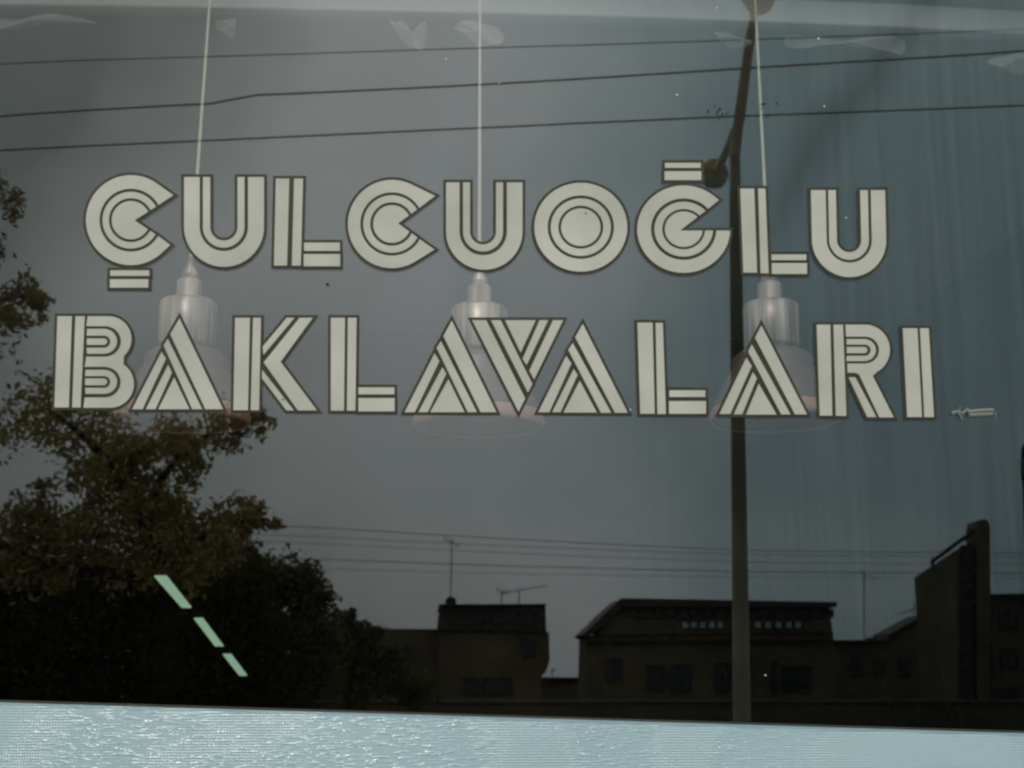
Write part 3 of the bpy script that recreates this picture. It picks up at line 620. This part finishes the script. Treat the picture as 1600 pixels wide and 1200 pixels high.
# street lamp with two arms
Y = 13.2
base = S(1160, 1110, Y); topj = S(1148, 240, Y); base = Vector((topj.x - .02, topj.y, .0))
pb = S(1158, 1000, Y); k_ = (pb.x - topj.x) / (topj.z - pb.z); base = Vector((topj.x + k_ * topj.z, topj.y, .1))
sl = empty('street_lamp', base, 'tall bronze street lamp post with two arms, crossing the lettering at the right', 'street lamp')
bm = bmesh.new(); pp = [base.lerp(topj, t) for t in (0, .12, .121, .5, .85, 1.0)]
tube(bm, pp, [.12, .115, .10, .088, .074, .068], 20); obj('pole', bm, M['pole'], sl, True)
bm = bmesh.new(); q1 = S(1160, 150, Y - 1.1); q2 = S(1172, 60, Y - 1.9); q3 = S(1179, 14, Y - 2.3)
tube(bm, [topj - Vector((0, 0, .25)), topj, S(1152, 205, Y - .4), q1, q2, q3], [.07, .072, .07, .064, .054, .042], 16); obj('arm', bm, M['arm'], sl, True)
bm = bmesh.new(); tube(bm, [S(1148, 205, Y), S(1142, 222, Y + .4), S(1130, 246, Y + 1.2), S(1120, 266, Y + 1.9)], [.06, .058, .056, .054], 14); obj('arm', bm, M['arm'], sl, True)
def head(c, s, ax):
    bm = bmesh.new(); prof_ = [(.001, .19), (.08, .18), (.15, .12), (.18, .03), (.19, -.04), (.18, -.05), (.001, -.05)]
    lathe(bm, c, [(r_*s, h_*s) for r_, h_ in prof_], 28); o = obj('lamp_head', bm, M['lamphd'], sl, True)
    bm = bmesh.new(); lathe(bm, c, [(.175*s, -.052*s), (.165*s, -.10*s), (.12*s, -.17*s), (.001, -.2*s)], 24); obj('bowl', bm, M['bowl'], o, True)
head(S(1116, 271, Y + 2.1), 1.05, 0)
head(S(1186, -6, Y - 2.4), .95, 0)

up = empty('utility_pole', Vector((S(1603, 900, 30).x, -30, .0)), 'dark rounded pole top just entering at the right edge', 'pole')
bm = bmesh.new(); t_ = S(1603, 694, 30); tube(bm, [up.location, Vector((t_.x, t_.y, t_.z - .25)), Vector((t_.x, t_.y, t_.z - .08)), t_], [.15, .13, .11, .05], 14); obj('shaft', bm, M['bark'], up, True)
bm = bmesh.new(); lathe(bm, t_ - Vector((0, 0, .9)), [(.14, 0), (.17, .02), (.17, .5), (.14, .52)], 16); obj('collar', bm, M['antenna'], up, True)

# cables
def cable(pts, label, ya, yb, rad, m=None, group='cables strung over the street'):
    bm = bmesh.new(); x0, x1 = pts[0][0], pts[-1][0]
    sm = []
    for (xa, y_a), (xb, y_b) in zip(pts, pts[1:]):
        for k in range(8): sm.append((xa + (xb-xa)*k/8, y_a + (y_b-y_a)*k/8))
    sm.append(pts[-1])
    ys = [q[1] for q in sm]; ys = [sum(ys[max(0, i-3):i+4]) / len(ys[max(0, i-3):i+4]) for i in range(len(ys))]
    tube(bm, [S(x, y_, ya + (yb - ya) * (x - x0) / (x1 - x0)) for (x, _), y_ in zip(sm, ys)], rad, 8)
    tag(obj('overhead_cable', bm, m or M['cable']), label, 'cable', group)
cable([(-700, 128), (0, 98), (400, 86), (740, 75), (1120, 64), (1600, 46), (2300, 22)], 'highest of the three thick dark cables, just below the rail', 14.5, 9.8, .007)
cable([(-700, 212), (0, 180), (330, 161), (400, 149), (800, 130), (1200, 104), (1600, 81), (2300, 42)], 'middle one of three thick dark cables, with a kink near the first lamp cord', 13.2, 9.4, .012)
cable([(-700, 262), (0, 234), (400, 216), (800, 197), (1140, 182), (1600, 165), (2300, 142)], 'lowest of the three thick dark cables, crossing the lamp post above its fork', 13.0, 9.2, .011)
for yl, yr, yf, rr, lb in ((812, 868, 60, .022, 'uppermost of the faint thin far cables above the roofs'), (828, 874, 60, .017, 'second of the faint thin far cables above the roofs'), (838, 886, 62, .016, 'third of the faint thin far cables above the roofs'),
                           (864, 900, 66, .026, 'fourth of the faint thin far cables, touching the roof aerial tops'), (880, 908, 66, .015, 'lowest of the faint thin far cables above the roofs')):
    cable([(-300, yl - 6), (400, yl + 6), (800, (yl + yr)/2 + 3), (1200, yr - 6), (2000, yr - 2)], lb, yf, yf + 4, rr * .75, M['farcable'], 'thin far cables above the roofs')
    
# ---------------------------------------------------------------- trees
def leaves(name, clumps, mt, parent, size, seed, Y, spread, dens=1):
    rng = np.random.default_rng(seed); V = []; Fc = []; n0 = 0
    for (x, y, rpx, cnt, dY) in clumps:
        cnt = int(cnt * dens)
        c_ = np.array(S(x, y, Y + dY)); r_ = rpx * (Y + dY + 3) / 2200
        # twigs: leaves gather along short random sprays inside the clump
        nt_ = max(3, cnt // 28); d = rng.normal(size=(nt_, 3)); d /= np.linalg.norm(d, axis=1)[:, None]
        tips = c_ + d * (rng.random(nt_)[:, None] ** .45) * r_ * np.array([1, spread, .85])
        which = rng.integers(0, nt_, cnt)
        pos = tips[which] + rng.normal(size=(cnt, 3)) * r_ * .20
        a = rng.normal(size=(cnt, 3)); a[:, 2] -= .3; a /= np.linalg.norm(a, axis=1)[:, None]
        b = rng.normal(size=(cnt, 3)); b = np.cross(a, b); b /= np.linalg.norm(b, axis=1)[:, None]
        s_ = size * rng.uniform(.6, 1.35, cnt)[:, None]
        q = np.stack([pos - a*s_*.5, pos + b*s_*.3, pos + a*s_*.6, pos - b*s_*.3], 1).reshape(-1, 3)
        V.append(q); f = np.arange(cnt * 4).reshape(-1, 4) + n0; Fc.append(f); n0 += cnt * 4
    me = bpy.data.meshes.new(name); me.from_pydata(np.concatenate(V).tolist(), [], np.concatenate(Fc).tolist())
    return link(name, me, mt, parent)
def branch(bm, pts, Y, r0, r1, dys=None):
    P3 = [S(x, y, Y + (dys[i] if dys else 0)) for i, (x, y) in enumerate(pts)]
    tube(bm, P3, [r0 + (r1 - r0) * i / (len(pts) - 1) for i in range(len(pts))], 8)
Y = 12.5
t1 = empty('broadleaf_tree', Vector((S(255, 1000, Y).x, -Y, .1)), 'olive leaved tree with a ragged crown spreading behind the letters B, A and K', 'tree')
C1 = [(-20, 290, 50, 600, 0), (12, 320, 34, 330, .3), (-10, 400, 40, 330, 0), (8, 480, 46, 800, .2), (45, 462, 36, 420, .1), (62, 488, 20, 160, .2), (-30, 500, 60, 600, 0),
      (20, 650, 60, 500, .4), (80, 625, 50, 520, -.2), (95, 660, 55, 700, 0), (150, 690, 55, 900, .3), (200, 700, 60, 1200, 0), (255, 700, 55, 1000, -.3), (300, 690, 45, 700, .2), (345, 668, 42, 620, 0), (385, 655, 34, 420, .2), (412, 662, 22, 180, .1),
      (300, 730, 32, 420, 0), (200, 760, 62, 1500, .2), (235, 800, 60, 1700, 0), (150, 745, 50, 700, -.2), (90, 760, 34, 220, 0), (40, 800, 46, 520, 0), (85, 820, 50, 800, .2), (10, 830, 50, 700, 0),
      (140, 825, 55, 1100, 0), (290, 830, 50, 1100, .2), (335, 842, 42, 700, 0), (365, 808, 34, 520, .2), (395, 800, 28, 380, 0), (428, 816, 20, 200, .1), (370, 850, 30, 420, 0),
      (240, 870, 60, 1500, 0), (160, 870, 60, 1300, .2), (60, 870, 60, 1200, 0), (310, 880, 50, 1000, 0), (-60, 700, 90, 900, 0), (-80, 850, 90, 1300, 0), (-80, 560, 70, 500, 0)]
leaves('crown', C1, M['leaf1'], t1, .07, 11, Y, 1.5, .72)
bm = bmesh.new(); tube(bm, [t1.location, S(256, 1090, Y), S(262, 960, Y), S(246, 880, Y), S(232, 820, Y)], [.13, .12, .11, .10, .09], 12); obj('trunk', bm, M['bark'], t1, True)
for pts_, r0 in (([(238, 850), (205, 780), (160, 710), (110, 665), (75, 640)], .07), ([(240, 905), (60, 880), (-150, 780), (-180, 600), (-60, 470), (-20, 420)], .07), ([(232, 820), (250, 750), (290, 700), (350, 665), (400, 655)], .05), ([(242, 880), (300, 850), (370, 815), (420, 812)], .04), ([(205, 780), (205, 720), (190, 680)], .035), ([(160, 840), (90, 820), (20, 800)], .04), ([(-40, 500), (0, 470), (50, 460)], .025)):
    bm = bmesh.new(); branch(bm, pts_, Y, r0, .012); obj('branch', bm, M['bark'], t1, True)
Y = 24
t2 = empty('dark_round_tree', Vector((S(330, 1000, Y).x, -Y, .0)), 'darker round tree behind the olive tree, its shoulder sloping down to the roofs', 'tree')
C2 = [(x, y, r_, n_, d_) for x, y, r_, n_, d_ in [(380, 905, 60, 1500, 0), (440, 905, 42, 1200, .5), (470, 915, 38, 900, 0), (497, 940, 30, 700, .3), (400, 880, 26, 400, 0), (340, 930, 70, 1800, 0), (430, 960, 70, 2400, .4), (490, 985, 48, 1400, 0), (380, 1010, 80, 2600, 0), (480, 1040, 60, 1800, .3), (280, 960, 80, 2200, 0), (300, 1060, 80, 2200, 0), (430, 1080, 70, 1800, 0)]]
leaves('crown', C2, M['leaf3'], t2, .11, 12, Y, 1.0)
bm = bmesh.new(); tube(bm, [t2.location, S(360, 1080, Y), S(370, 1000, Y), S(390, 940, Y)], [.22, .18, .14, .07], 10); obj('trunk', bm, M['bark'], t2, True)
Y = 30
t3 = empty('dark_bush', Vector((S(545, 1100, Y).x, -Y, .0)), 'small dark bush between the round tree and the boxy house', 'bush')
C3 = [(538, 972, 20, 450, 0), (545, 956, 10, 120, 0), (560, 985, 24, 600, .2), (582, 985, 14, 260, 0), (535, 1010, 40, 1200, 0), (575, 1020, 34, 900, 0), (560, 1060, 50, 1500, 0), (610, 1060, 40, 1000, .3), (600, 1025, 28, 500, .2), (650, 1075, 34, 800, .2)]
leaves('crown', C3, M['leaf3'], t3, .12, 13, Y, 1.0)
bm = bmesh.new(); tube(bm, [t3.location, S(548, 1060, Y), S(545, 1010, Y)], [.09, .07, .03], 8); obj('trunk', bm, M['bark'], t3, True)
Y = 20
t4 = empty('dense_hedge', Vector((S(80, 1100, Y).x, -Y, .0)), 'dense almost black hedge under the olive tree at the lower left', 'hedge')
C4 = [(x, 905 + (i % 2) * 14, 48, 1500, .2 * (i % 3)) for i, x in enumerate(range(-80, 400, 50))] + [(x, 985, 70, 2200, .2 * (i % 3)) for i, x in enumerate(range(-80, 420, 60))] + [(x, 1070, 70, 2000, .2 * (i % 3)) for i, x in enumerate(range(-80, 460, 60))]
leaves('foliage', C4, M['leaf2'], t4, .10, 14, Y, .8)
bm = bmesh.new(); 
for x in (-60, 60, 180, 300): tube(bm, [Vector((S(x, 1050, Y).x, -Y - .2, 0)), S(x + 8, 960, Y + .2)], [.08, .03], 8)
obj('stem', bm, M['bark'], t4, True)
